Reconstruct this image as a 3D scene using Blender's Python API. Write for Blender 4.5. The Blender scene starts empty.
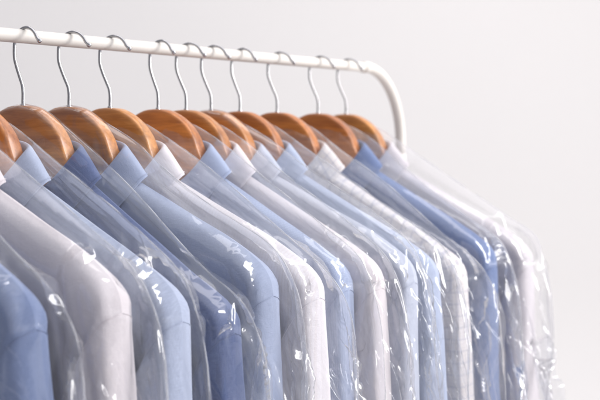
import bpy, math, random
import numpy as np
from mathutils import Vector

# ------------------------------------------------------------------ basics
scene = bpy.context.scene
COL = scene.collection
R = math.radians
F = 1300.0 / 600.0            # focal length in picture widths
ROD = 0.0135                  # rail diameter (m)
HOR = 134.0                   # eye level, in 600x400 pixels
ZR = 1.50                     # height of the rail

tx, tz = (1107 - 300) / 1300.0, 1.0
n_ = math.hypot(tx, tz)
T = np.array([tx / n_, tz / n_])              # rail direction seen from the camera (right, forward)
ARM = np.array([T[1], -T[0]])                 # direction of a hanger arm
D0 = 1300 * ROD / 14.3
P0 = np.array([-300 * ROD / 14.3, D0])

def cam_xy(right, fwd):
    """(right, forward) from the camera -> world x, y (rail along +x, hanger arms along -y)"""
    q = np.array([right, fwd]) - P0
    return float(q @ T), float(-(q @ ARM))

CAM = cam_xy(0, 0)
ZC = ZR - (HOR - 34.3) * ROD / 14.3
FWD = Vector((T[1], -ARM[1], 0)); RIGHT = Vector((T[0], -ARM[0], 0))

def rail_s(px):
    k = (px - 300) / 1300.0
    return (k * P0[1] - P0[0]) / (T[0] - k * T[1])

def arm_uz(px, py, s):
    """picture point on the plane of the hanger at s -> (u along the arm, height)"""
    P = P0 + T * s
    k = (px - 300) / 1300.0
    u = (k * P[1] - P[0]) / (ARM[0] - k * ARM[1])
    D = P[1] + ARM[1] * u
    return u, (HOR - py) * D / 1300.0 + ZC

def tag(o, label=None, cat=None, group=None, kind=None):
    if label: o['label'] = label
    if cat: o['category'] = cat
    if group: o['group'] = group
    if kind: o['kind'] = kind
    return o

def empty(name, loc, rz=0.0):
    o = bpy.data.objects.new(name, None)
    o.empty_display_size = 0.05
    COL.objects.link(o); o.location = loc; o.rotation_euler = (0, 0, rz)
    return o

def link_mesh(name, me, mat, parent=None, loc=None):
    o = bpy.data.objects.new(name, me)
    COL.objects.link(o)
    if mat: me.materials.append(mat)
    if parent: o.parent = parent
    if loc is not None: o.location = loc
    return o

def mesh_from(name, verts, quads, uvs=None, smooth=True):
    me = bpy.data.meshes.new(name)
    verts = np.asarray(verts, dtype=np.float32).reshape(-1, 3)
    quads = np.asarray(quads, dtype=np.int32).reshape(-1, 4)
    me.vertices.add(len(verts)); me.vertices.foreach_set('co', verts.ravel())
    me.loops.add(quads.size); me.loops.foreach_set('vertex_index', quads.ravel())
    me.polygons.add(len(quads))
    me.polygons.foreach_set('loop_start', np.arange(0, quads.size, 4, dtype=np.int32))
    me.polygons.foreach_set('loop_total', np.full(len(quads), 4, dtype=np.int32))
    if uvs is not None:
        uvs = np.asarray(uvs, dtype=np.float32).reshape(-1, 2)
        lay = me.uv_layers.new(name='UVMap')
        lay.data.foreach_set('uv', uvs[quads.ravel()].ravel())
    me.update(calc_edges=True); me.validate()
    if smooth: me.polygons.foreach_set('use_smooth', np.ones(len(me.polygons), dtype=bool))
    return me

def grid_quads(nr, nc, wrap=False, off=0, flip=False):
    r = np.arange(nr - 1)[:, None]; c = np.arange(nc if wrap else nc - 1)[None, :]
    c2 = (c + 1) % nc
    a, b, d, e = r * nc + c, r * nc + c2, (r + 1) * nc + c2, (r + 1) * nc + c
    q = np.stack([a, b, d, e], -1).reshape(-1, 4) + off
    return q[:, ::-1] if flip else q

def spline(xs, ys, q):
    """monotone-ish cubic Hermite through points (xs rising)"""
    xs = np.asarray(xs, float); ys = np.asarray(ys, float); q = np.clip(q, xs[0], xs[-1])
    d = np.diff(ys) / np.diff(xs)
    m = np.empty_like(ys); m[0], m[-1] = d[0], d[-1]
    for i in range(1, len(xs) - 1):
        m[i] = 0 if d[i-1] * d[i] <= 0 else 2 * d[i-1] * d[i] / (d[i-1] + d[i])
    k = np.clip(np.searchsorted(xs, q, side='right') - 1, 0, len(xs) - 2)
    h = xs[k+1] - xs[k]; t = (q - xs[k]) / h
    return ((2*t**3 - 3*t**2 + 1) * ys[k] + (t**3 - 2*t**2 + t) * h * m[k]
            + (-2*t**3 + 3*t**2) * ys[k+1] + (t**3 - t**2) * h * m[k+1])

def curve2(pts, q):
    """smooth curve through 2-D points, parameter 0..1 by chord length"""
    p = np.asarray(pts, float)
    s = np.concatenate([[0], np.cumsum(np.hypot(*np.diff(p, axis=0).T))]); s /= s[-1]
    # Catmull-Rom
    m = np.gradient(p, s, axis=0)
    k = np.clip(np.searchsorted(s, q, side='right') - 1, 0, len(s) - 2)
    h = (s[k+1] - s[k])[:, None]; t = ((q - s[k])[:, None]) / h
    return ((2*t**3 - 3*t**2 + 1) * p[k] + (t**3 - 2*t**2 + t) * h * m[k]
            + (-2*t**3 + 3*t**2) * p[k+1] + (t**3 - t**2) * h * m[k+1])

def smooth01(x, a, b):
    t = np.clip((x - a) / (b - a), 0, 1)
    return t * t * (3 - 2 * t)

def noise1(rng, n, lo, hi):
    """sum of random sines: callable of x"""
    f = rng.uniform(lo, hi, n); p = rng.uniform(0, 6.28, n); a = rng.uniform(.5, 1, n)
    a /= np.sqrt((a**2).sum() / 2)
    return lambda x: sum(a[i] * np.sin(f[i] * x + p[i]) for i in range(n))

def tube(path, rad, seg=14, cap=True):
    """verts, quads of a round tube along a 3-D path; rad may vary"""
    p = np.asarray(path, float); n = len(p)
    rad = np.broadcast_to(np.asarray(rad, float), (n,))
    tan = np.gradient(p, axis=0); tan /= np.linalg.norm(tan, axis=1)[:, None]
    ref = np.array([1., 0, 0]) if abs(tan[0][0]) < .9 else np.array([0, 0, 1.])
    u = np.cross(tan[0], ref); u /= np.linalg.norm(u)
    rings = []
    for i in range(n):
        u = u - tan[i] * (u @ tan[i]); u /= np.linalg.norm(u)
        v = np.cross(tan[i], u)
        a = np.linspace(0, 2*np.pi, seg, endpoint=False)
        rings.append(p[i] + rad[i] * (np.cos(a)[:, None] * u + np.sin(a)[:, None] * v))
    if cap:
        rings.insert(0, np.repeat(p[:1], seg, 0)); rings.append(np.repeat(p[-1:], seg, 0))
    v = np.concatenate(rings)
    return v, grid_quads(len(rings), seg, wrap=True)

def join(parts):
    V, Q, o = [], [], 0
    for v, q in parts:
        V.append(np.asarray(v)); Q.append(np.asarray(q) + o); o += len(v)
    return np.concatenate(V), np.concatenate(Q)

# --------------------------------------------------------------- materials
def new_mat(name):
    m = bpy.data.materials.new(name); m.use_nodes = True
    nt = m.node_tree; nt.nodes.clear()
    out = nt.nodes.new('ShaderNodeOutputMaterial')
    return m, nt, out

def N(nt, typ, **kw):
    n = nt.nodes.new(typ)
    for k, v in kw.items():
        if k.startswith('in_'):
            key = k[3:]
            n.inputs[int(key) if key.isdigit() else key.replace('_', ' ')].default_value = v
        else: setattr(n, k, v)
    return n

def L(nt, a, ao, b, bi): nt.links.new(a.outputs[ao], b.inputs[bi])

def mixcol(nt, fac, a, b, blend='MIX'):
    n = nt.nodes.new('ShaderNodeMix'); n.data_type = 'RGBA'; n.blend_type = blend
    for sock, val in ((0, fac), (6, a), (7, b)):
        if hasattr(val, 'links'): nt.links.new(val, n.inputs[sock])
        else: n.inputs[sock].default_value = val if sock == 0 else (*val, 1)
    return n.outputs[2]

def math_(nt, op, a, b=None, clamp=False):
    n = nt.nodes.new('ShaderNodeMath'); n.operation = op; n.use_clamp = clamp
    for i, v in enumerate((a, b)):
        if v is None: continue
        if hasattr(v, 'links'): nt.links.new(v, n.inputs[i])
        else: n.inputs[i].default_value = v
    return n.outputs[0]

def cloth(name, col, thread=None, mott=.5, pattern=None, pcol=None):
    """woven cotton; warp and weft threads vary in tone"""
    m, nt, out = new_mat(name)
    uv = N(nt, 'ShaderNodeTexCoord')
    p = N(nt, 'ShaderNodeBsdfPrincipled')
    p.inputs['Roughness'].default_value = .82
    p.inputs['Specular IOR Level'].default_value = .25
    p.inputs['Sheen Weight'].default_value = .25
    p.inputs['Sheen Roughness'].default_value = .5
    thread = thread or tuple(min(1, c * 1.25 + .04) for c in col)
    facs = []
    for sc in ((1500, 220, 1), (220, 1500, 1)):
        mp = N(nt, 'ShaderNodeMapping'); mp.inputs['Scale'].default_value = sc
        L(nt, uv, 'UV', mp, 'Vector')
        no = N(nt, 'ShaderNodeTexNoise', in_Scale=1.0, in_Detail=2.0, in_Roughness=.6)
        L(nt, mp, 0, no, 'Vector'); facs.append(no.outputs[0])
    s = math_(nt, 'ADD', facs[0], facs[1])
    f = math_(nt, 'MULTIPLY', math_(nt, 'SUBTRACT', s, .8), 1.6 * mott, clamp=True)
    c = mixcol(nt, f, col, thread)
    if pattern == 'check':
        sep = N(nt, 'ShaderNodeSeparateXYZ'); L(nt, uv, 'UV', sep, 0)
        for ax, pitch, wid, cc, fac in ((0, .0135, .2, pcol[0], .28), (1, .0135, .2, pcol[0], .22),
                                        (0, .0045, .3, pcol[1], .2), (1, .0045, .3, pcol[1], .2)):
            q = math_(nt, 'FRACT', math_(nt, 'DIVIDE', math_(nt, 'ADD', sep.outputs[ax], 5.003), pitch))
            line = math_(nt, 'LESS_THAN', q, wid)
            c = mixcol(nt, math_(nt, 'MULTIPLY', line, fac), c, cc)
    if pattern == 'dots':
        sep = N(nt, 'ShaderNodeSeparateXYZ'); L(nt, uv, 'UV', sep, 0)
        a = math_(nt, 'ADD', math_(nt, 'MULTIPLY', sep.outputs[0], 1900), math_(nt, 'MULTIPLY', sep.outputs[1], 1900))
        b = math_(nt, 'SUBTRACT', math_(nt, 'MULTIPLY', sep.outputs[0], 1900), math_(nt, 'MULTIPLY', sep.outputs[1], 1900))
        w = math_(nt, 'MULTIPLY', math_(nt, 'SINE', a), math_(nt, 'SINE', b))
        c = mixcol(nt, math_(nt, 'MULTIPLY', math_(nt, 'GREATER_THAN', w, .25), .35), c, pcol[0])
    if pattern == 'stripe':
        sep = N(nt, 'ShaderNodeSeparateXYZ'); L(nt, uv, 'UV', sep, 0)
        q = math_(nt, 'FRACT', math_(nt, 'DIVIDE', math_(nt, 'ADD', sep.outputs[0], 5.0), .0032))
        c = mixcol(nt, math_(nt, 'MULTIPLY', math_(nt, 'LESS_THAN', q, .35), .30), c, pcol[0])
    nt.links.new(c, p.inputs['Base Color'])
    # weave plus soft press marks
    b1 = N(nt, 'ShaderNodeBump', in_Strength=.35, in_Distance=.0006)
    nt.links.new(s, b1.inputs['Height'])
    no = N(nt, 'ShaderNodeTexNoise', in_Scale=38.0, in_Detail=4.0, in_Roughness=.55)
    L(nt, uv, 'Object', no, 'Vector')
    b2 = N(nt, 'ShaderNodeBump', in_Strength=.35, in_Distance=.004)
    L(nt, no, 0, b2, 'Height'); L(nt, b1, 0, b2, 'Normal'); L(nt, b2, 0, p, 'Normal')
    tr = N(nt, 'ShaderNodeBsdfTranslucent'); nt.links.new(c, tr.inputs['Color'])
    mx = N(nt, 'ShaderNodeMixShader', in_0=.10)
    L(nt, p, 0, mx, 1); L(nt, tr, 0, mx, 2); L(nt, mx, 0, out, 'Surface')
    return m

def wood_mat(name, dark, light):
    m, nt, out = new_mat(name)
    tc = N(nt, 'ShaderNodeTexCoord'); oi = N(nt, 'ShaderNodeObjectInfo')
    add = N(nt, 'ShaderNodeVectorMath', operation='ADD')
    sc = N(nt, 'ShaderNodeVectorMath', operation='SCALE'); sc.inputs[0].default_value = (7, 3, 5)
    L(nt, oi, 'Random', sc, 'Scale'); L(nt, tc, 'Object', add, 0); L(nt, sc, 0, add, 1)
    mp = N(nt, 'ShaderNodeMapping'); mp.inputs['Scale'].default_value = (60, 9, 60); mp.inputs['Rotation'].default_value = (R(28), 0, 0)
    L(nt, add, 0, mp, 'Vector')
    n1 = N(nt, 'ShaderNodeTexNoise', in_Scale=1.0, in_Detail=5.0, in_Roughness=.6, in_Distortion=.6); L(nt, mp, 0, n1, 'Vector')
    mp2 = N(nt, 'ShaderNodeMapping'); mp2.inputs['Scale'].default_value = (400, 40, 400); mp2.inputs['Rotation'].default_value = (R(28), 0, 0)
    L(nt, add, 0, mp2, 'Vector')
    n2 = N(nt, 'ShaderNodeTexNoise', in_Scale=1.0, in_Detail=3.0); L(nt, mp2, 0, n2, 'Vector')
    f = math_(nt, 'ADD', math_(nt, 'MULTIPLY', n1.outputs[0], 1.8), math_(nt, 'MULTIPLY', n2.outputs[0], .8))
    f = math_(nt, 'SUBTRACT', f, .85, clamp=True)
    c = mixcol(nt, f, dark, light)
    p = N(nt, 'ShaderNodeBsdfPrincipled'); p.inputs['Roughness'].default_value = .38
    p.inputs['Coat Weight'].default_value = .35; p.inputs['Coat Roughness'].default_value = .18
    nt.links.new(c, p.inputs['Base Color'])
    b = N(nt, 'ShaderNodeBump', in_Strength=.12, in_Distance=.001); L(nt, n2, 0, b, 'Height'); L(nt, b, 0, p, 'Normal')
    L(nt, p, 0, out, 'Surface')
    return m

def metal_mat():
    m, nt, out = new_mat('chrome_wire')
    p = N(nt, 'ShaderNodeBsdfPrincipled'); p.inputs['Metallic'].default_value = 1
    p.inputs['Base Color'].default_value = (.52, .51, .52, 1)
    no = N(nt, 'ShaderNodeTexNoise', in_Scale=260.0, in_Detail=3.0)
    tc = N(nt, 'ShaderNodeTexCoord'); L(nt, tc, 'Object', no, 'Vector')
    mr = N(nt, 'ShaderNodeMapRange'); mr.inputs[3].default_value = .08; mr.inputs[4].default_value = .24
    L(nt, no, 0, mr, 0); L(nt, mr, 0, p, 'Roughness'); L(nt, p, 0, out, 'Surface')
    return m

def paint_mat():
    m, nt, out = new_mat('cream_paint')
    p = N(nt, 'ShaderNodeBsdfPrincipled'); p.inputs['Roughness'].default_value = .5; p.inputs['Specular IOR Level'].default_value = .3
    tc = N(nt, 'ShaderNodeTexCoord')
    no = N(nt, 'ShaderNodeTexNoise', in_Scale=30.0, in_Detail=5.0); L(nt, tc, 'Object', no, 'Vector')
    c = mixcol(nt, no.outputs[0], (.68, .645, .60), (.74, .70, .655))
    nt.links.new(c, p.inputs['Base Color'])
    n2 = N(nt, 'ShaderNodeTexNoise', in_Scale=500.0, in_Detail=2.0); L(nt, tc, 'Object', n2, 'Vector')
    b = N(nt, 'ShaderNodeBump', in_Strength=.06, in_Distance=.001); L(nt, n2, 0, b, 'Height'); L(nt, b, 0, p, 'Normal')
    L(nt, p, 0, out, 'Surface')
    return m

def film_mat():
    """clear polythene: transparent, Fresnel gloss, a little milky"""
    m, nt, out = new_mat('clear_polythene')
    tc = N(nt, 'ShaderNodeTexCoord')
    n1 = N(nt, 'ShaderNodeTexNoise', in_Scale=32.0, in_Detail=2.0, in_Roughness=.4, in_Distortion=1.0)
    L(nt, tc, 'Object', n1, 'Vector')
    b = N(nt, 'ShaderNodeBump', in_Strength=.11, in_Distance=.004)
    L(nt, n1, 0, b, 'Height')
    lw = N(nt, 'ShaderNodeLayerWeight'); L(nt, b, 0, lw, 'Normal')          # Schlick, both faces of a thin film
    f = math_(nt, 'ADD', math_(nt, 'MULTIPLY', math_(nt, 'POWER', lw.outputs['Facing'], 5.0), .95), .082)
    f = math_(nt, 'MINIMUM', f, .8)
    gl = N(nt, 'ShaderNodeBsdfGlossy', in_Roughness=.06); gl.inputs['Color'].default_value = (1, 1, 1, 1); L(nt, b, 0, gl, 'Normal')
    tr = N(nt, 'ShaderNodeBsdfTransparent'); tr.inputs['Color'].default_value = (.985, .985, .99, 1)
    mx = N(nt, 'ShaderNodeMixShader'); nt.links.new(f, mx.inputs[0]); g2 = N(nt, 'ShaderNodeBsdfGlossy', in_Roughness=.24); L(nt, b, 0, g2, 'Normal')
    gm = N(nt, 'ShaderNodeMixShader', in_0=.30); L(nt, gl, 0, gm, 1); L(nt, g2, 0, gm, 2)
    L(nt, tr, 0, mx, 1); L(nt, gm, 0, mx, 2)
    df = N(nt, 'ShaderNodeBsdfDiffuse'); df.inputs['Color'].default_value = (.89, .91, .97, 1)
    tl = N(nt, 'ShaderNodeBsdfTranslucent'); tl.inputs['Color'].default_value = (.89, .91, .97, 1)
    half = N(nt, 'ShaderNodeMixShader', in_0=.5); L(nt, df, 0, half, 1); L(nt, tl, 0, half, 2)
    m2 = N(nt, 'ShaderNodeMixShader', in_0=.022); L(nt, mx, 0, m2, 1); L(nt, half, 0, m2, 2)
    L(nt, m2, 0, out, 'Surface')
    return m

def wall_mat():
    m, nt, out = new_mat('studio_paper')
    p = N(nt, 'ShaderNodeBsdfPrincipled'); p.inputs['Roughness'].default_value = .9
    p.inputs['Specular IOR Level'].default_value = .1
    tc = N(nt, 'ShaderNodeTexCoord')
    no = N(nt, 'ShaderNodeTexNoise', in_Scale=1.3, in_Detail=4.0); L(nt, tc, 'Object', no, 'Vector')
    c = mixcol(nt, no.outputs[0], (.76, .742, .734), (.79, .771, .762))
    nt.links.new(c, p.inputs['Base Color'])
    n2 = N(nt, 'ShaderNodeTexNoise', in_Scale=350.0, in_Detail=2.0); L(nt, tc, 'Object', n2, 'Vector')
    b = N(nt, 'ShaderNodeBump', in_Strength=.1, in_Distance=.001); L(nt, n2, 0, b, 'Height'); L(nt, b, 0, p, 'Normal')
    L(nt, p, 0, out, 'Surface')
    return m

def edge_mat():
    """the welded, milky edge of a bag"""
    m, nt, out = new_mat('milky_polythene')
    tc = N(nt, 'ShaderNodeTexCoord'); no = N(nt, 'ShaderNodeTexNoise', in_Scale=45.0, in_Detail=3.0); L(nt, tc, 'Object', no, 'Vector')
    p = N(nt, 'ShaderNodeBsdfPrincipled', in_Roughness=.18); p.inputs['Base Color'].default_value = (.9, .9, .93, 1)
    tr = N(nt, 'ShaderNodeBsdfTransparent')
    f = math_(nt, 'MULTIPLY', math_(nt, 'SUBTRACT', no.outputs[0], .30), 1.3, clamp=True)
    mx = N(nt, 'ShaderNodeMixShader'); nt.links.new(f, mx.inputs[0]); L(nt, tr, 0, mx, 1); L(nt, p, 0, mx, 2); L(nt, mx, 0, out, 'Surface')
    return m

CHROME, PAINT, FILM, WALL, EDGE = metal_mat(), paint_mat(), film_mat(), wall_mat(), edge_mat()
WOODS = [wood_mat('honey_wood', (.31, .098, .020), (.76, .32, .080)),
         wood_mat('amber_wood', (.37, .125, .026), (.82, .37, .095)),
         wood_mat('red_brown_wood', (.29, .080, .015), (.72, .26, .052))]

# ------------------------------------------------------------------ hanger
RAIL_DZ = 0.0665              # rail axis above the top of a hanger
# ridge of a shirt / hanger; the last points come from the shirt's own shoulder
def ridge_pts(W, zc):
    def lerp(f): return (.078 + (W - .045 - .078) * f, -.068 + (zc + .028 + .068) * f)
    return [(.078, -.068), lerp(.25), lerp(.6), (W - .045, zc + .0285), (W - .022, zc + .0145), (W - .0085, zc + .0035), (W - .0010, zc - .0085), (W + .0015, zc - .022)]

def hanger_mesh(W, zc):
    # outline of the wood on the arm plane: top edge and lower edge
    q = np.linspace(0, 1, 60)
    Rd = curve2(ridge_pts(W, zc), np.linspace(0, 1, 80))
    f = lambda u: float(np.interp(u, Rd[:, 0], Rd[:, 1])) - .011
    e1 = W - .050
    top = curve2([(0, 0), (.013, -.0012), (.026, -.006), (.040, -.0150), (.052, -.0285), (.060, -.046), (.070, -.066), (.080, f(.080) - .006), (.10, f(.10)), (.14, f(.14)), (e1 - .01, f(e1 - .01)), (e1, f(e1) - .008)], q)
    low = curve2([(0, -.112), (.025, -.114), (.050, -.118), (.080, f(.080) - .046), (.11, f(.11) - .040), (.15, f(.15) - .030), (e1 - .015, f(e1) - .020), (e1 - .002, f(e1) - .014), (e1, f(e1) - .009)], q)
    u = np.concatenate([-top[::-1, 0], top[1:, 0]])
    ti = np.concatenate([top[::-1, 1], top[1:, 1]])
    lu = np.concatenate([-low[::-1, 0], low[1:, 0]]); li = np.concatenate([low[::-1, 1], low[1:, 1]])
    n = len(u)
    # rounded cross-section between top and low
    k = 20
    ang = np.linspace(0, 2*np.pi, k, endpoint=False) + np.pi / k
    e = .27
    cs = np.sign(np.cos(ang)) * np.abs(np.cos(ang))**e; sn = np.sign(np.sin(ang)) * np.abs(np.sin(ang))**e
    V = []
    for i in range(n):
        a = np.array([u[i], ti[i]]); b = np.array([lu[i], li[i]])
        half = .0095 - .0035 * float(smooth01(abs(u[i]), .065, .10))
        bend = 0.0
        pts = ((a + b) / 2)[None] + cs[:, None] * ((a - b) / 2)[None]
        V.append(np.stack([bend + half * sn, -pts[:, 0], pts[:, 1]], -1))
    V = np.array(V)
    ends = [np.repeat(V[:1].mean(1, keepdims=True), k, 1), V, np.repeat(V[-1:].mean(1, keepdims=True), k, 1)]
    V = np.concatenate(ends)
    return mesh_from('hanger_bar', V, grid_quads(len(V), k, wrap=True, flip=True))

def hook_mesh():
    # hook: stem, swan bend, loop over the rail, ball tip
    Rl, c, wr = .0178, .0045, .00165
    zc_ = RAIL_DZ + ROD / 2 + wr - Rl
    ang = np.linspace(R(180), R(30), 28)
    loop = np.stack([c + Rl * np.cos(ang), zc_ + Rl * np.sin(ang)], -1)
    stem = [(0, -.012), (0, .004), (0, .0135), (-.0008, .0185), (-.0050, .0275), (-.0098, .0375), (-.0128, .0455)]
    path = np.concatenate([np.array(stem), loop, [(c + Rl * math.cos(R(22)) + .0008, zc_ + Rl * math.sin(R(22))), (c + Rl * math.cos(R(14)) + .0030, zc_ + Rl * math.sin(R(14)))]])
    qq = np.linspace(0, 1, 110)
    p2 = curve2(path, qq)
    p3 = np.stack([np.zeros(len(p2)), -p2[:, 0], p2[:, 1]], -1)
    parts = [tube(p3, wr, 12)]
    # small ball at the end of the wire and a cap where it enters the wood
    th = np.linspace(0, np.pi, 9); ph = np.linspace(0, 2*np.pi, 12, endpoint=False)
    ball = np.array([[[.0026*np.sin(a)*np.cos(b), .0026*np.sin(a)*np.sin(b), .0026*np.cos(a)] for b in ph] for a in th]) + p3[-1]
    parts.append((ball.reshape(-1, 3), grid_quads(9, 12, wrap=True)))
    parts.append(tube([(0, 0, -.004), (0, 0, .0012), (0, 0, .0018)], [.0026, .0026, .0018], 14))
    v, qd = join(parts)
    hook = mesh_from('hanger_hook', v, qd)
    return hook

HOOK_ME = hook_mesh()

# ------------------------------------------------------------------- shirt
def make_shirt(loc, rz, W, zc, dep, seed, mat, seam_mat, label, lean=0.0):
    rng = np.random.default_rng(seed)
    root = empty('dress_shirt', loc, rz)
    tag(root, label, 'shirt', 'shirts hanging on the rail')
    HEM = -.80
    NA = 45; a = np.linspace(0, 1, NA)
    drops = np.concatenate([np.linspace(0, .03, 13)[:-1], np.linspace(.03, .34, 63)[:-1], np.linspace(.34, .64, 16)])
    ND = len(drops)
    Rg = curve2(ridge_pts(W, zc), np.linspace(0, 1, 80))
    UN, XN = .078, min(.036, dep + .010)
    # ---- body: front and back sheets
    edge_du = lambda d: spline([0, .010, .03, .08, .14, .19, .24, .40, .64], [0, -.008, -.0215, -.043, -.047, -.036, -.030, -.026, -.020], d)
    edge_x = lambda d: spline([0, .005, .018, .08, .13, .175, .20, .64], [0, .0165, dep * .98, dep * 1.10, dep * 1.0, .012, .006, .005], d)
    fold_f = [noise1(rng, 5, 25, 60) for _ in range(2)]; warp = noise1(rng, 3, 4, 11)
    diag = noise1(rng, 4, 28, 60)
    creases = []
    for _ in range(2):
        cl = []
        for k_ in range(16):
            sd_ = rng.choice([-1, 1]) if k_ % 3 else 1
            cl.append((sd_ * rng.uniform(.07, .22), rng.uniform(.06, .42), sd_ * rng.normal(R(62), R(22)), rng.uniform(.03, .10), rng.uniform(.0035, .011), rng.uniform(.0012, .0034) * rng.choice([-1, 1])))
        creases.append(cl)
    def sheet(sign):
        """sign -1 front (towards the camera), +1 back; columns from -edge to +edge"""
        cols = np.concatenate([-a[::-1], a[1:]])
        nc = 2 * NA - 1
        P = np.zeros((ND, nc, 3)); UV = np.zeros((ND, nc, 2))
        aa = np.abs(cols); sg = np.where(cols < 0, -1., 1.)
        # top boundary: a<.25 -> neckline, a>.25 -> ridge
        nk = aa < .25
        un = np.where(nk, UN * np.sin(aa / .25 * np.pi / 2), 0)
        cosn = np.where(nk, np.cos(aa / .25 * np.pi / 2), 0)
        qr = np.clip((aa - .25) / .75, 0, 1)
        ru = np.interp(qr, np.linspace(0, 1, 80), Rg[:, 0]); rz_ = np.interp(qr, np.linspace(0, 1, 80), Rg[:, 1])
        u0 = np.where(nk, un, ru)
        z0 = np.where(nk, -.068 - cosn * (.045 if sign < 0 else -.004), rz_)
        x0 = XN * cosn
        seedo = 0 if sign < 0 else 1
        for r, d in enumerate(drops):
            w = aa ** 5
            u = u0 + edge_du(np.array([d]))[0] * w
            z = z0 - d * (z0 - HEM) / .64
            top = np.clip(1 - (1 - np.minimum(d / (.040 - .029 * smooth01(aa, .72, .96)), 1))**2.4, 0, 1) ** .56
            cu = u * sg
            grow = smooth01(d, .0, .25)
            # folds fall from the shoulders
            f = fold_f[seedo](cu * (1 - .25 * grow) + .012 * warp(d * 3)) * (.0012 + .0035 * grow) * smooth01(1 - aa, 0, .2)
            dg = diag(d + .55 * u) * .0022 * smooth01(d, .02, .08) * (1 - smooth01(d, .2, .32))
            crs = 0.0
            for (c0, c1, th_, ln_, wd_, A_) in creases[seedo]:
                du_, dd_ = cu - c0, (d + .55 * np.maximum(u - .08, 0)) - c1
                al_ = du_ * math.cos(th_) + dd_ * math.sin(th_); ac_ = -du_ * math.sin(th_) + dd_ * math.cos(th_)
                crs = crs + A_ * np.exp(-(ac_ / wd_)**2 - (al_ / ln_)**2)
            D = dep * (.88 + .12 * smooth01(d, .03, .2)) + f + dg + crs * smooth01(d, .015, .06) * smooth01(1 - aa, 0, .12)
            # hollow beside the sleeve
            D = D - dep * .74 * np.exp(-((aa - .90) / .085)**2) * smooth01(d, .035, .085) * (1 - .6 * smooth01(d, .2, .3))
            x = np.maximum(x0, 0) * (1 - smooth01(d, 0, .10)) + D * np.where(nk, np.maximum(smooth01(d, 0, .10), 0), top)
            x = np.where(nk, x, np.minimum(x, (dep * 1.17 + .0075) * top))
            ex = edge_x(np.array([d]))[0]
            we = smooth01(aa, .93, 1.0)
            x = x * (1 - we) + ex * we
            P[r, :, 0] = sign * x; P[r, :, 1] = -cu; P[r, :, 2] = z
            UV[r, :, 0] = u * sg; UV[r, :, 1] = z - .5 * np.maximum(0, .01 - d)
        return P, UV
    PF, UF = sheet(-1); PB, UB = sheet(1)
    nc = 2 * NA - 1
    V = np.concatenate([PF.reshape(-1, 3), PB.reshape(-1, 3)]); UV = np.concatenate([UF.reshape(-1, 2), UB.reshape(-1, 2)])
    Q = np.concatenate([grid_quads(ND, nc), grid_quads(ND, nc, off=ND * nc, flip=True)])
    link_mesh('body', mesh_from('shirt_body', V, Q, UV), mat, root)
    # ---- sleeves
    na = int(np.searchsorted(drops, .20)) + 1
    for side in (-1, 1):
        ci = nc - 1 if side > 0 else 0
        ring0 = np.concatenate([PF[:na, ci], PB[1:na - 1, ci][::-1]])
        s = np.concatenate([[0], np.cumsum(np.linalg.norm(np.diff(np.vstack([ring0, ring0[:1]]), axis=0), axis=1))])
        M = 72
        q = np.linspace(0, s[-1], M, endpoint=False)
        closed = np.vstack([ring0, ring0[:1]])
        r0 = np.stack([np.interp(q, s, closed[:, k]) for k in range(3)], -1)
        ph = 2 * np.pi * q / s[-1]
        e = .38
        cs = np.sign(np.cos(ph)) * np.abs(np.cos(ph))**e; sn = np.sign(np.sin(ph)) * np.abs(np.sin(ph))**e
        fo, fo2 = noise1(rng, 4, 1, 1.01), rng.uniform(0, 6.28, 6)
        def target(z, k):
            """horizontal ring of the hanging sleeve"""
            cu = W - .030 + .012 * k
            rul, rx = .036 - .006 * k, dep * 1.17 - .004 * k
            wob = .0038 * np.sin(3 * ph + fo2[0] + z * 9) + .0018 * np.sin(5 * ph + fo2[1] - z * 14) + .0009 * np.sin(9 * ph + fo2[3] + z * 25)
            return np.stack([-sn * (rx + wob), -side * (cu + cs * (rul + wob)), np.full(M, z)], -1)
        rings, uvr = [], []
        zt = zc - .25
        ks = np.concatenate([[0, .006], np.linspace(.02, 1, 34)])
        for j, k in enumerate(ks):
            w = k
            p = r0 * (1 - w) + target(zt, 0) * w
            wx = smooth01(k, 0, .30); p[:, 0] = r0[:, 0] * (1 - wx) + target(zt, 0)[:, 0] * wx
            bul = np.sin(np.pi * k) * .004
            p[:, 0] += -sn * bul * .9
            if k > 0: p[:, 0] *= 1.0 ; 
            lift = .0004 * min(1, k / .006)
            p[:, 0] += -sn * lift; p[:, 1] += -side * lift * np.maximum(cs, 0) 
            # soft creases where the sleeve head is set in
            p[:, 0] += -sn * .0016 * np.sin(ph * 7 + fo2[2]) * np.exp(-(k / .35)**2) * smooth01(k, 0, .05)
            rings.append(p); uvr.append(np.stack([ph * .032, p[:, 2]], -1))
        for k in np.linspace(.04, 1, 30):
            z = zt + (HEM + .06 - zt) * k
            rings.append(target(z, k) + np.array([0, 0, 0])); rr = rings[-1]
            rr[:, 0] += -sn * .0006; rr[:, 1] += -side * .0006 * np.maximum(cs, 0)
            uvr.append(np.stack([ph * .032, rr[:, 2]], -1))
        nr = len(rings)
        sl = link_mesh('sleeve', mesh_from('shirt_sleeve', np.array(rings), grid_quads(nr, M, wrap=True, flip=side < 0), np.array(uvr)), mat, root)
        path = r0 + np.stack([-sn * .0005, -side * np.full(M, .0005) * np.maximum(cs, 0), np.zeros(M)], -1)
        v, qd = tube(np.vstack([path[:M // 2 - 4]]), .00028, 6)
        v2, qd2 = tube(np.vstack([path[M // 2 + 5:], path[:1]]), .00028, 6)
        vv, qq = join([(v, qd), (v2, qd2)])
        link_mesh('armhole_seam', mesh_from('armhole_seam', vv, qq), seam_mat, sl)
    # ---- collar: stand, fold and turned-down leaf
    NP = 81; p = np.linspace(-1, 1, NP) * .985
    ap = np.abs(p); an = p * np.pi
    uf, xf = .0675, XN
    fz = spline([0, .25, .5, .75, 1], [-.030, -.035, -.0435, -.076, -.110], ap)
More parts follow.
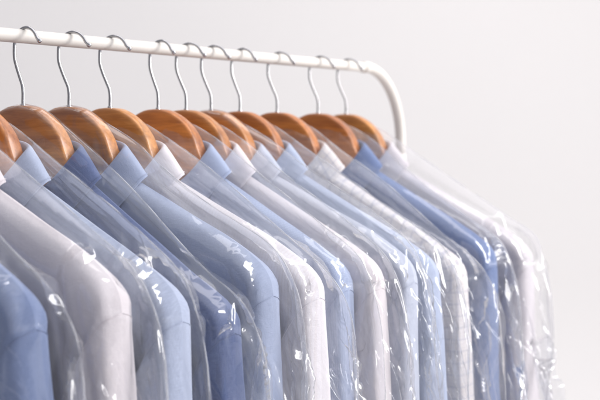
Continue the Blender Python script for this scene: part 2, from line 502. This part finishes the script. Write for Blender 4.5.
    out_ = spline([0, .25, .5, .75, 1], [.011, .016, .0255, .020, .011], ap)
    dn = spline([0, .25, .5, .75, 1], [.040, .036, .0275, .044, .060], ap)
    sx, cx = np.sin(an), np.cos(an) * np.abs(np.cos(an))**.12
    spread = smooth01(ap, .75, 1.0) * .024 * np.sign(p)
    wav = noise1(rng, 3, 2, 6)(p) * .0012
    rows = []
    def row(su, sxx, z, extra=0, du=0):
        return np.stack([(xf + sxx) * cx, -((uf + su) * sx + du), z], -1)
    rows.append(row(.006, .0, fz - .036 + .012 * ap))
    rows.append(row(-.002, -.002, fz - .018))
    rows.append(row(-.0035, -.003, fz - .004))
    rows.append(row(-.0010, -.001, fz - .0002))
    rows.append(row(.0018, .0015, fz - .0012))
    rows.append(row(.0018 + out_ * .13, .0015 + out_ * .12, fz - dn * .16, du=spread * .1))
    for k in (.35, .55, .75, .9, 1.0):
        o = out_ * (k ** .92)
        rows.append(row(.0015 + o + wav * k, .0015 + o * .8 + wav * k, fz - dn * k, du=spread * k))
    G = np.array(rows)
    uvc = np.zeros((len(rows), NP, 2)); uvc[..., 0] = p[None] * .2 + .02; uvc[..., 1] = np.linspace(0, .085, len(rows))[:, None]
    co = link_mesh('collar', mesh_from('shirt_collar', G, grid_quads(len(rows), NP), uvc), mat, root)
    so = co.modifiers.new('thickness', 'SOLIDIFY'); so.thickness = .0013; so.offset = 0
    su_ = co.modifiers.new('smooth', 'SUBSURF'); su_.levels = 1; su_.render_levels = 1
    st = np.concatenate([G[-2][6:-6]]) * .9 + G[-1][6:-6] * .1
    st = st + np.stack([.0012 * np.sign(cx[6:-6]) * np.abs(cx[6:-6])**.5, -.0012 * sx[6:-6], np.full(NP - 12, .0004)], -1)
    v, qd = tube(st, .00032, 6)
    link_mesh('stitching', mesh_from('collar_stitching', v, qd), mat, co)
    return root

# --------------------------------------------------------------- plastic bag
def make_bag(loc, rz, W, zc, dep, seed, label, wide=.052, lift=.03, tight=True, crush=()):
    rng = np.random.default_rng(seed)
    UE = W + wide                                    # half width of the bag
    us = np.concatenate([np.linspace(-1, -.05, 40)[:-1], np.linspace(-.05, .80, 118)[:-1], np.linspace(.80, 1, 44)]) * UE
    drops = np.concatenate([np.linspace(0, .03, 12)[:-1], np.linspace(.03, .44, 220)[:-1], np.linspace(.44, .84, 18)])
    nc, nd = len(us), len(drops)
    au = np.abs(us)
    sl = zc + lift
    n0 = (.0015, -.0018, -.0150) if tight else (-.005, -.006, -.016)
    zt = spline([0, .02, .045, .11, W - .03, W + .008, UE - .012, UE - .003, UE],
                [n0[0], n0[1], n0[2], -.016 + (sl + .016) * (.065 / (W - .03 - .045)) * .92, sl, sl - .027, sl - .060, sl - .100, sl - .15], au)
    wob = noise1(rng, 4, 12, 40); wob2 = noise1(rng, 4, 15, 60)
    zt = zt + .0022 * wob(us) * smooth01(au, .04, .1)
    UU, DD = np.meshgrid(us, drops)
    verts, uvs, quads = [], [], []
    for sign in (-1, 1):
        top = np.clip(DD / .050, 0, 1)**.70
        edge = np.clip((1 - np.abs(UU) / UE) / .13, 0, 1)**.75
        lo = noise1(rng, 4, 14, 40); lw = noise1(rng, 3, 3, 9)
        D = dep * (.86 + .14 * smooth01(DD, .02, .12)) + .0030 * lo(UU + .03 * lw(DD * 2)) * smooth01(DD, .02, .1)
        ds = dep / 1.36; Rs = curve2(ridge_pts(W, zc), np.linspace(0, 1, 80))
        neck = 1 - .28 * np.exp(-(UU / .05)**2) * (1 - smooth01(DD, .0, .07))
        X = D * top * edge * neck
        Z = np.broadcast_to(zt[None], DD.shape) - DD
        # never inside the shirt
        below = np.interp(np.abs(UU), Rs[:, 0], Rs[:, 1]) + .004 - Z
        near = np.clip(1 - (1 - np.clip((below + .004) / (.04 - .028 * smooth01(np.abs(UU), W - .06, W - .01)), 0, 1))**2.4, 0, 1)**.56
        env = (ds * 1.17 + .0095) * near * np.sqrt(np.clip(1 - (np.abs(UU) / (W + .019))**14, 0, 1))
        X = np.maximum(X, env)
        if tight:                                         # film lies on the wood of the hanger
            X = np.maximum(X, .0116 * smooth01(DD, -.002, .005) * (1 - smooth01(np.abs(UU), .085, .12)))
        U = UU + .0035 * wob2(DD * 1.0)* smooth01(np.abs(UU), .6 * UE, UE) * np.sign(UU)
        # crumples: straight creases with flat flanks
        H = np.zeros_like(DD)
        nf = 140
        spots = [sp for sp in crush for _ in range(sp[2])] if sign < 0 else []
        for i in range(nf + len(spots)):
            t = rng.uniform()
            sg_ = rng.choice([-1, 1])
            if i >= nf:                                   # a handful of film crushed in one place
                q0, q1, _n, rad_ = spots[i - nf]
                c = (q0 * UE + rng.normal(0, rad_ * .55), q1 + rng.normal(0, rad_))
                th = rng.normal(R(78), R(26))
                ln = rng.uniform(.025, .10); wd = rng.uniform(.005, .018); A = wd * rng.uniform(.22, .62) * sg_
            elif t < .52:                                   # crushed beside and over the sleeve
                c = (rng.uniform(.74, 1.02) * UE, rng.uniform(.02, .48)**.8)
                th = rng.normal(R(84), R(12)) if rng.uniform() < .72 else rng.uniform(0, np.pi)
                ln = rng.uniform(.030, .13); wd = rng.uniform(.004, .020); A = wd * rng.uniform(.16, .56) * sg_
            elif t < .69:                                 # long taut lines along the shoulder
                c = (rng.uniform(.25, .78) * UE, rng.uniform(.005, .13)); th = rng.normal(R(2), R(7))
                ln = rng.uniform(.05, .14); wd = rng.uniform(.003, .006); A = wd * rng.uniform(.10, .30) * sg_
            elif t < .82:                                 # small crinkles over the wood
                c = (rng.uniform(-.2, .24) * UE, rng.uniform(.005, .06)); th = rng.uniform(0, np.pi)
                ln = rng.uniform(.012, .040); wd = rng.uniform(.004, .010); A = wd * rng.uniform(.14, .45) * sg_
            else:                                         # slack folds over the chest
                c = (rng.uniform(-.4, .85) * UE, rng.uniform(.14, .5)); th = rng.normal(R(68), R(24))
                ln = rng.uniform(.04, .13); wd = rng.uniform(.005, .018); A = wd * rng.uniform(.10, .40) * sg_
            du, dd = UU - c[0], DD - c[1]
            al = du * np.cos(th) + dd * np.sin(th); ac = -du * np.sin(th) + dd * np.cos(th)
            taper = np.clip(1 - np.abs(al) / ln, 0, 1)
            asym = rng.uniform(.25, 1); wd = np.where(ac > 0, wd, wd * asym)
            H += A * np.clip(1 - np.abs(ac) / (wd * (.25 + .75 * taper)), 0, 1) * np.minimum(1, taper * 2.2)
        H = np.where(X < env + .004, np.abs(H) * .75 + .0006, H)
        H *= smooth01(DD, 0, .02) * (.25 + .75 * smooth01(np.abs(UU), .0, .09))
        P = np.stack([sign * X, -U, Z], -1)
        g0 = np.gradient(P, axis=0); g1 = np.gradient(P, axis=1)
        nrm = np.cross(g0, g1); nrm /= np.linalg.norm(nrm, axis=-1, keepdims=True) + 1e-12
        nrm *= np.where((nrm[..., :1] * sign) < 0, -1, 1)
        # keep the seam at the very edge closed
        lock = smooth01(1 - np.abs(UU) / UE, 0, .006) * smooth01(DD, 0, .004)
        P = P + nrm * (H * lock)[..., None]
        off = sum(len(v) for v in verts)
        verts.append(P.reshape(-1, 3))
        quads.append(grid_quads(nd, nc, off=off, flip=sign > 0))
    me = mesh_from('polythene_bag', np.concatenate(verts), np.concatenate(quads))
    o = link_mesh('garment_bag', me, FILM)
    Pr = P[0].copy(); Pr[:, 0] = 0
    side_ = [np.array([[0, -U[r, k], Z[r, k]] for r in range(2, nd - 1, 2)]) for k in (0, -1)]
    keep = Pr[::2]
    path = np.concatenate([side_[0][::-1], keep, side_[1]])
    v, qd = tube(path, .00075, 6)
    link_mesh('welded_edge', mesh_from('bag_edge', v, qd), EDGE, o)
    o.location = loc; o.rotation_euler = (0, 0, rz)
    tag(o, label, 'garment bag', 'clear plastic bags over the shirts')
    return o

# ------------------------------------------------------- the row of garments
def srgb(r, g, b):
    f = lambda c: (c / 255 / 12.92) if c / 255 <= .04045 else ((c / 255 + .055) / 1.055)**2.4
    return (f(r), f(g), f(b))

M_ = {
 'steel':  cloth('steel_blue_cotton', srgb(116, 132, 170), mott=.55),
 'cream':  cloth('warm_white_cotton', srgb(230, 222, 225), mott=.25),
 'sky':    cloth('light_blue_chambray', srgb(172, 182, 206), mott=.8),
 'dark':   cloth('dark_blue_chambray', srgb(78, 94, 137), mott=.75),
 'pale':   cloth('pale_blue_cotton', srgb(166, 177, 204), mott=.4),
 'white':  cloth('white_cotton', srgb(236, 231, 236), mott=.2, pattern='stripe', pcol=[srgb(226, 216, 216)]),
 'dots':   cloth('dotted_blue_cotton', srgb(168, 181, 211), mott=.3, pattern='dots', pcol=[srgb(205, 216, 242)]),
 'rose':   cloth('blush_white_cotton', srgb(236, 228, 231), mott=.2),
 'icy':    cloth('icy_blue_cotton', srgb(194, 200, 217), mott=.35),
 'soft':   cloth('soft_blue_cotton', srgb(178, 189, 214), mott=.4),
 'check':  cloth('checked_white_cotton', srgb(236, 229, 226), mott=.2, pattern='check', pcol=[srgb(120, 130, 170), srgb(214, 204, 206)]),
 'royal':  cloth('strong_blue_cotton', srgb(109, 128, 172), mott=.5),
 'grey':   cloth('greyish_white_cotton', srgb(218, 212, 217), mott=.25),
}
ROW = [
 (-150, (36, 300), 'steel', 1, 'blue shirt cut off by the left edge, nearest on the rail',
  'clear bag over the blue shirt cut off by the left edge', 'wooden hanger inside the blue shirt nearest on the rail'),
 (-76, (122, 285), 'cream', 0, 'cream white shirt at the left edge, first white one of the row',
  'clear bag over the cream shirt at the left edge', 'wooden hanger inside the cream shirt at the left edge'),
 (-30, (180, 295), 'sky', 2, 'light blue chambray shirt between the cream and the dark blue shirt',
  'clear bag over the light blue shirt next to the cream shirt', 'reddish wooden hanger cut off at the left edge, in the light blue chambray shirt'),
 (23, (232, 308), 'dark', 0, 'dark dusty blue shirt, darkest one in the left half',
  'clear bag over the dark dusty blue shirt', 'brown wooden hanger, leftmost whole one, in the dark dusty blue shirt'),
 (69, (270, 272), 'pale', 0, 'pale blue shirt right behind the dark dusty blue one',
  'clear bag over the pale blue shirt behind the dusty blue one', 'dull brown wooden hanger veiled in film, in the pale blue shirt'),
 (110, (319, 274), 'white', 1, 'bright white shirt in the middle with wide lit sleeve',
  'clear bag over the bright white shirt in the middle', 'amber wooden hanger in the bright white shirt'),
 (158, (346, 268), 'dots', 2, 'blue shirt with tiny dotted weave behind the bright white one',
  'clear bag over the blue shirt with dotted weave', 'brown wooden hanger in the blue shirt with dotted weave'),
 (186, (382, 266), 'rose', 0, 'blush white shirt between two blue ones, right of the dotted shirt',
  'clear bag over the blush white shirt between two blue ones', 'low wooden hanger half hidden by its neighbour, in the blush white shirt'),
 (211, (412, 262), 'icy', 0, 'icy greyish blue shirt directly behind the blush white one',
  'clear bag over the icy greyish blue shirt', 'wooden hanger in the icy greyish blue shirt, sixth whole one along the rail'),
 (240, (436, 262), 'soft', 2, 'soft blue shirt in front of the checked one',
  'clear bag over the soft blue shirt in front of the checked one', 'wooden hanger in the soft blue shirt, just before the one with the checked shirt'),
 (277, (464, 262), 'check', 2, 'white shirt with blue windowpane check',
  'clear bag over the white shirt with windowpane check', 'wooden hanger in the checked white shirt'),
 (318, (493, 248), 'royal', 2, 'strong blue shirt, second from the far end',
  'clear bag over the strong blue shirt near the far end', 'orange brown wooden hanger in the strong blue shirt'),
 (346, (530, 248), 'grey', 1, 'greyish white shirt at the far end of the rail',
  'clear bag over the greyish white shirt at the far end', 'wooden hanger at the far end of the row, nearest the bend of the rail'),
]
S = [rail_s(r[0]) for r in ROW]
for i, (px, sh, mk, wk, lab, blab, hlab) in enumerate(ROW):
    rng = random.Random(900 + i)
    s = S[i]
    base = Vector((s, 0, ZR - RAIL_DZ))
    u, z = arm_uz(sh[0], sh[1], s)
    W, zc = u, z - base.z
    gap = min([abs(S[j] - s) for j in (i - 1, i + 1) if 0 <= j < len(S)])
    dep = min(.0235, max(.0195, gap * .42))
    h = empty('coat_hanger', base)
    tag(h, hlab, 'coat hanger', 'wooden hangers on the rail')
    bar = link_mesh('wooden_bar', hanger_mesh(W, zc), WOODS[wk], h)
    hk = link_mesh('hook', HOOK_ME if HOOK_ME.users == 0 else HOOK_ME.copy(), CHROME, h)
    hk.rotation_euler = (0, 0, R(rng.uniform(-9, 9)))
    make_shirt(base, R(rng.uniform(-1.0, 1.0)), W, zc, dep, 40 + i, M_[mk], M_[mk], lab)
    make_bag(base, R(rng.uniform(-1.0, 1.0)), W, zc, dep * 1.36, 300 + i, blab, wide=rng.uniform(.034, .052) if i < 12 else .030, lift=rng.uniform(.032, .042), tight=i in (3, 4, 8), crush={0: [(.80, .14, 8, .03)], 1: [(.62, .22, 26, .035), (.98, .10, 6, .03)], 2: [(.90, .16, 10, .04)], 3: [(.97, .12, 10, .03)],
              4: [(.93, .20, 14, .04)], 5: [(.90, .14, 14, .035)], 7: [(.95, .06, 9, .025), (.95, .2, 8, .03)], 8: [(.93, .10, 8, .03)],
              9: [(.90, .09, 24, .030)], 10: [(.88, .15, 34, .040)], 11: [(.97, .12, 9, .035)], 12: [(.93, .14, 12, .04)]}.get(i, []))
    print(i, mk, 's %.3f W %.3f zc %.3f dep %.3f' % (s, W, zc, dep))

# -------------------------------------------------------------------- rack
rack = empty('garment_rack', (rail_s(395), 0, 0))
tag(rack, 'cream painted tube clothes rail bending down into a post at its far end', 'clothes rack')
rx0 = rack.location.x
def rackpart(name, path, rad, seg=28):
    v, q = tube(np.asarray(path) - np.array([rx0, 0, 0]), rad, seg)
    return link_mesh(name, mesh_from(name, v, q), PAINT, rack)
s_end = rail_s(366); BR = .105
rackpart('rail', [(-1.05, 0, ZR)] + [(x, 0, ZR) for x in np.linspace(-1.0, s_end, 24)], ROD / 2)
ang = np.linspace(0, np.pi / 2, 40)
bend = [(s_end - .004, 0, ZR)] + [(s_end + BR * math.sin(t), 0, ZR - BR + BR * math.cos(t)) for t in ang] + [(s_end + BR, 0, ZR - BR - .02)]
rackpart('corner_bend', bend, ROD / 2 * 1.12)
rackpart('joint_sleeve', [(s_end - .010, 0, ZR), (s_end - .009, 0, ZR), (s_end + .006, 0, ZR), (s_end + .007, 0, ZR)], [ROD * .5, ROD * .60, ROD * .60, ROD * .5])
rackpart('post', [(s_end + BR, 0, ZR - BR - .018), (s_end + BR, 0, .05)], ROD / 2 * 1.25)
rackpart('base_foot', [(s_end + BR, -.30, .02), (s_end + BR, -.28, .035), (s_end + BR, .28, .035), (s_end + BR, .30, .02)], .014)

# ---------------------------------------------------------------- backdrop
prof = [(-4.0, 0.0)]
for t in np.linspace(0, np.pi / 2, 24): prof.append((2.6 + 1.0 * math.sin(t), 1.0 - math.cos(t)))
prof.append((3.6, 5.0))
V = []
for f_, z in prof:
    for r_ in (-7, -3.5, 0, 3.5, 7):
        x, y = cam_xy(r_, f_)
        V.append((x, y, z))
bd = link_mesh('backdrop', mesh_from('backdrop', V, grid_quads(len(prof), 5)), WALL)
tag(bd, kind='structure')

# ------------------------------------------------------------------ lights
def area(name, r, u, f, tr, tu, tf, sx, sy, watts, col=(1, 1, 1)):
    la = bpy.data.lights.new(name, 'AREA'); la.shape = 'RECTANGLE'; la.size = sx; la.size_y = sy
    la.energy = watts; la.color = col
    o = bpy.data.objects.new(name, la); COL.objects.link(o)
    x, y = cam_xy(r, f); o.location = (x, y, ZC + u)
    x2, y2 = cam_xy(tr, tf); d = Vector((x2, y2, ZC + tu)) - o.location
    o.rotation_euler = d.to_track_quat('-Z', 'Y').to_euler()
    return o
area('key_softbox', 1.85, .85, 1.55, .05, -.12, 1.35, .55, 2.0, 56, (1, .975, .95))
area('top_softbox', .1, 2.5, 1.6, .1, 0, 1.4, 3.2, 3.0, 14, (1, 1, 1))
area('backdrop_lamp', .4, 2.4, 2.2, .4, .3, 3.6, 3.5, .8, 24, (1, .955, .945))

w = bpy.data.worlds.new('World'); scene.world = w; w.use_nodes = True
wn = w.node_tree; bg = wn.nodes['Background']
# made-up studio ambience: brighter to the right, dimmed left behind the camera to darken fronts
gt = N(wn, 'ShaderNodeTexCoord'); dp = N(wn, 'ShaderNodeVectorMath', operation='DOT_PRODUCT')
side = (RIGHT * .80 + FWD * .42 + Vector((0, 0, .42))).normalized()
dp.inputs[1].default_value = side; L(wn, gt, 'Generated', dp, 0)
ramp = N(wn, 'ShaderNodeMapRange', interpolation_type='SMOOTHSTEP'); ramp.inputs[1].default_value = -.85; ramp.inputs[2].default_value = .85
ramp.inputs[3].default_value = .23; ramp.inputs[4].default_value = .92
wn.links.new(dp.outputs['Value'], ramp.inputs[0]); L(wn, ramp, 0, bg, 'Strength')
bg.inputs[0].default_value = (.905, .92, 1, 1)

# ------------------------------------------------------------------ camera
cam = bpy.data.cameras.new('camera'); co = bpy.data.objects.new('camera', cam); COL.objects.link(co)
co.location = (CAM[0], CAM[1], ZC)
co.rotation_euler = FWD.to_track_quat('-Z', 'Y').to_euler()
cam.sensor_width = 36; cam.lens = 36 * F; cam.shift_y = (HOR - 200) / 600.0
cam.clip_start = .02; cam.clip_end = 60
cam.dof.use_dof = True; cam.dof.focus_distance = 1.22; cam.dof.aperture_fstop = 7.5
scene.camera = co

scene.render.engine = 'CYCLES'
cy = scene.cycles
cy.max_bounces = 14; cy.transparent_max_bounces = 40; cy.glossy_bounces = 5; cy.diffuse_bounces = 4; cy.transmission_bounces = 6
cy.caustics_reflective = False; cy.caustics_refractive = False
cy.sample_clamp_indirect = 6
cy.use_denoising = True
vs = scene.view_settings
vs.view_transform = 'Standard'; vs.look = 'None'; vs.gamma = 1; vs.exposure = 0.11; vs.use_curve_mapping = False
scene.display_settings.display_device = 'sRGB'
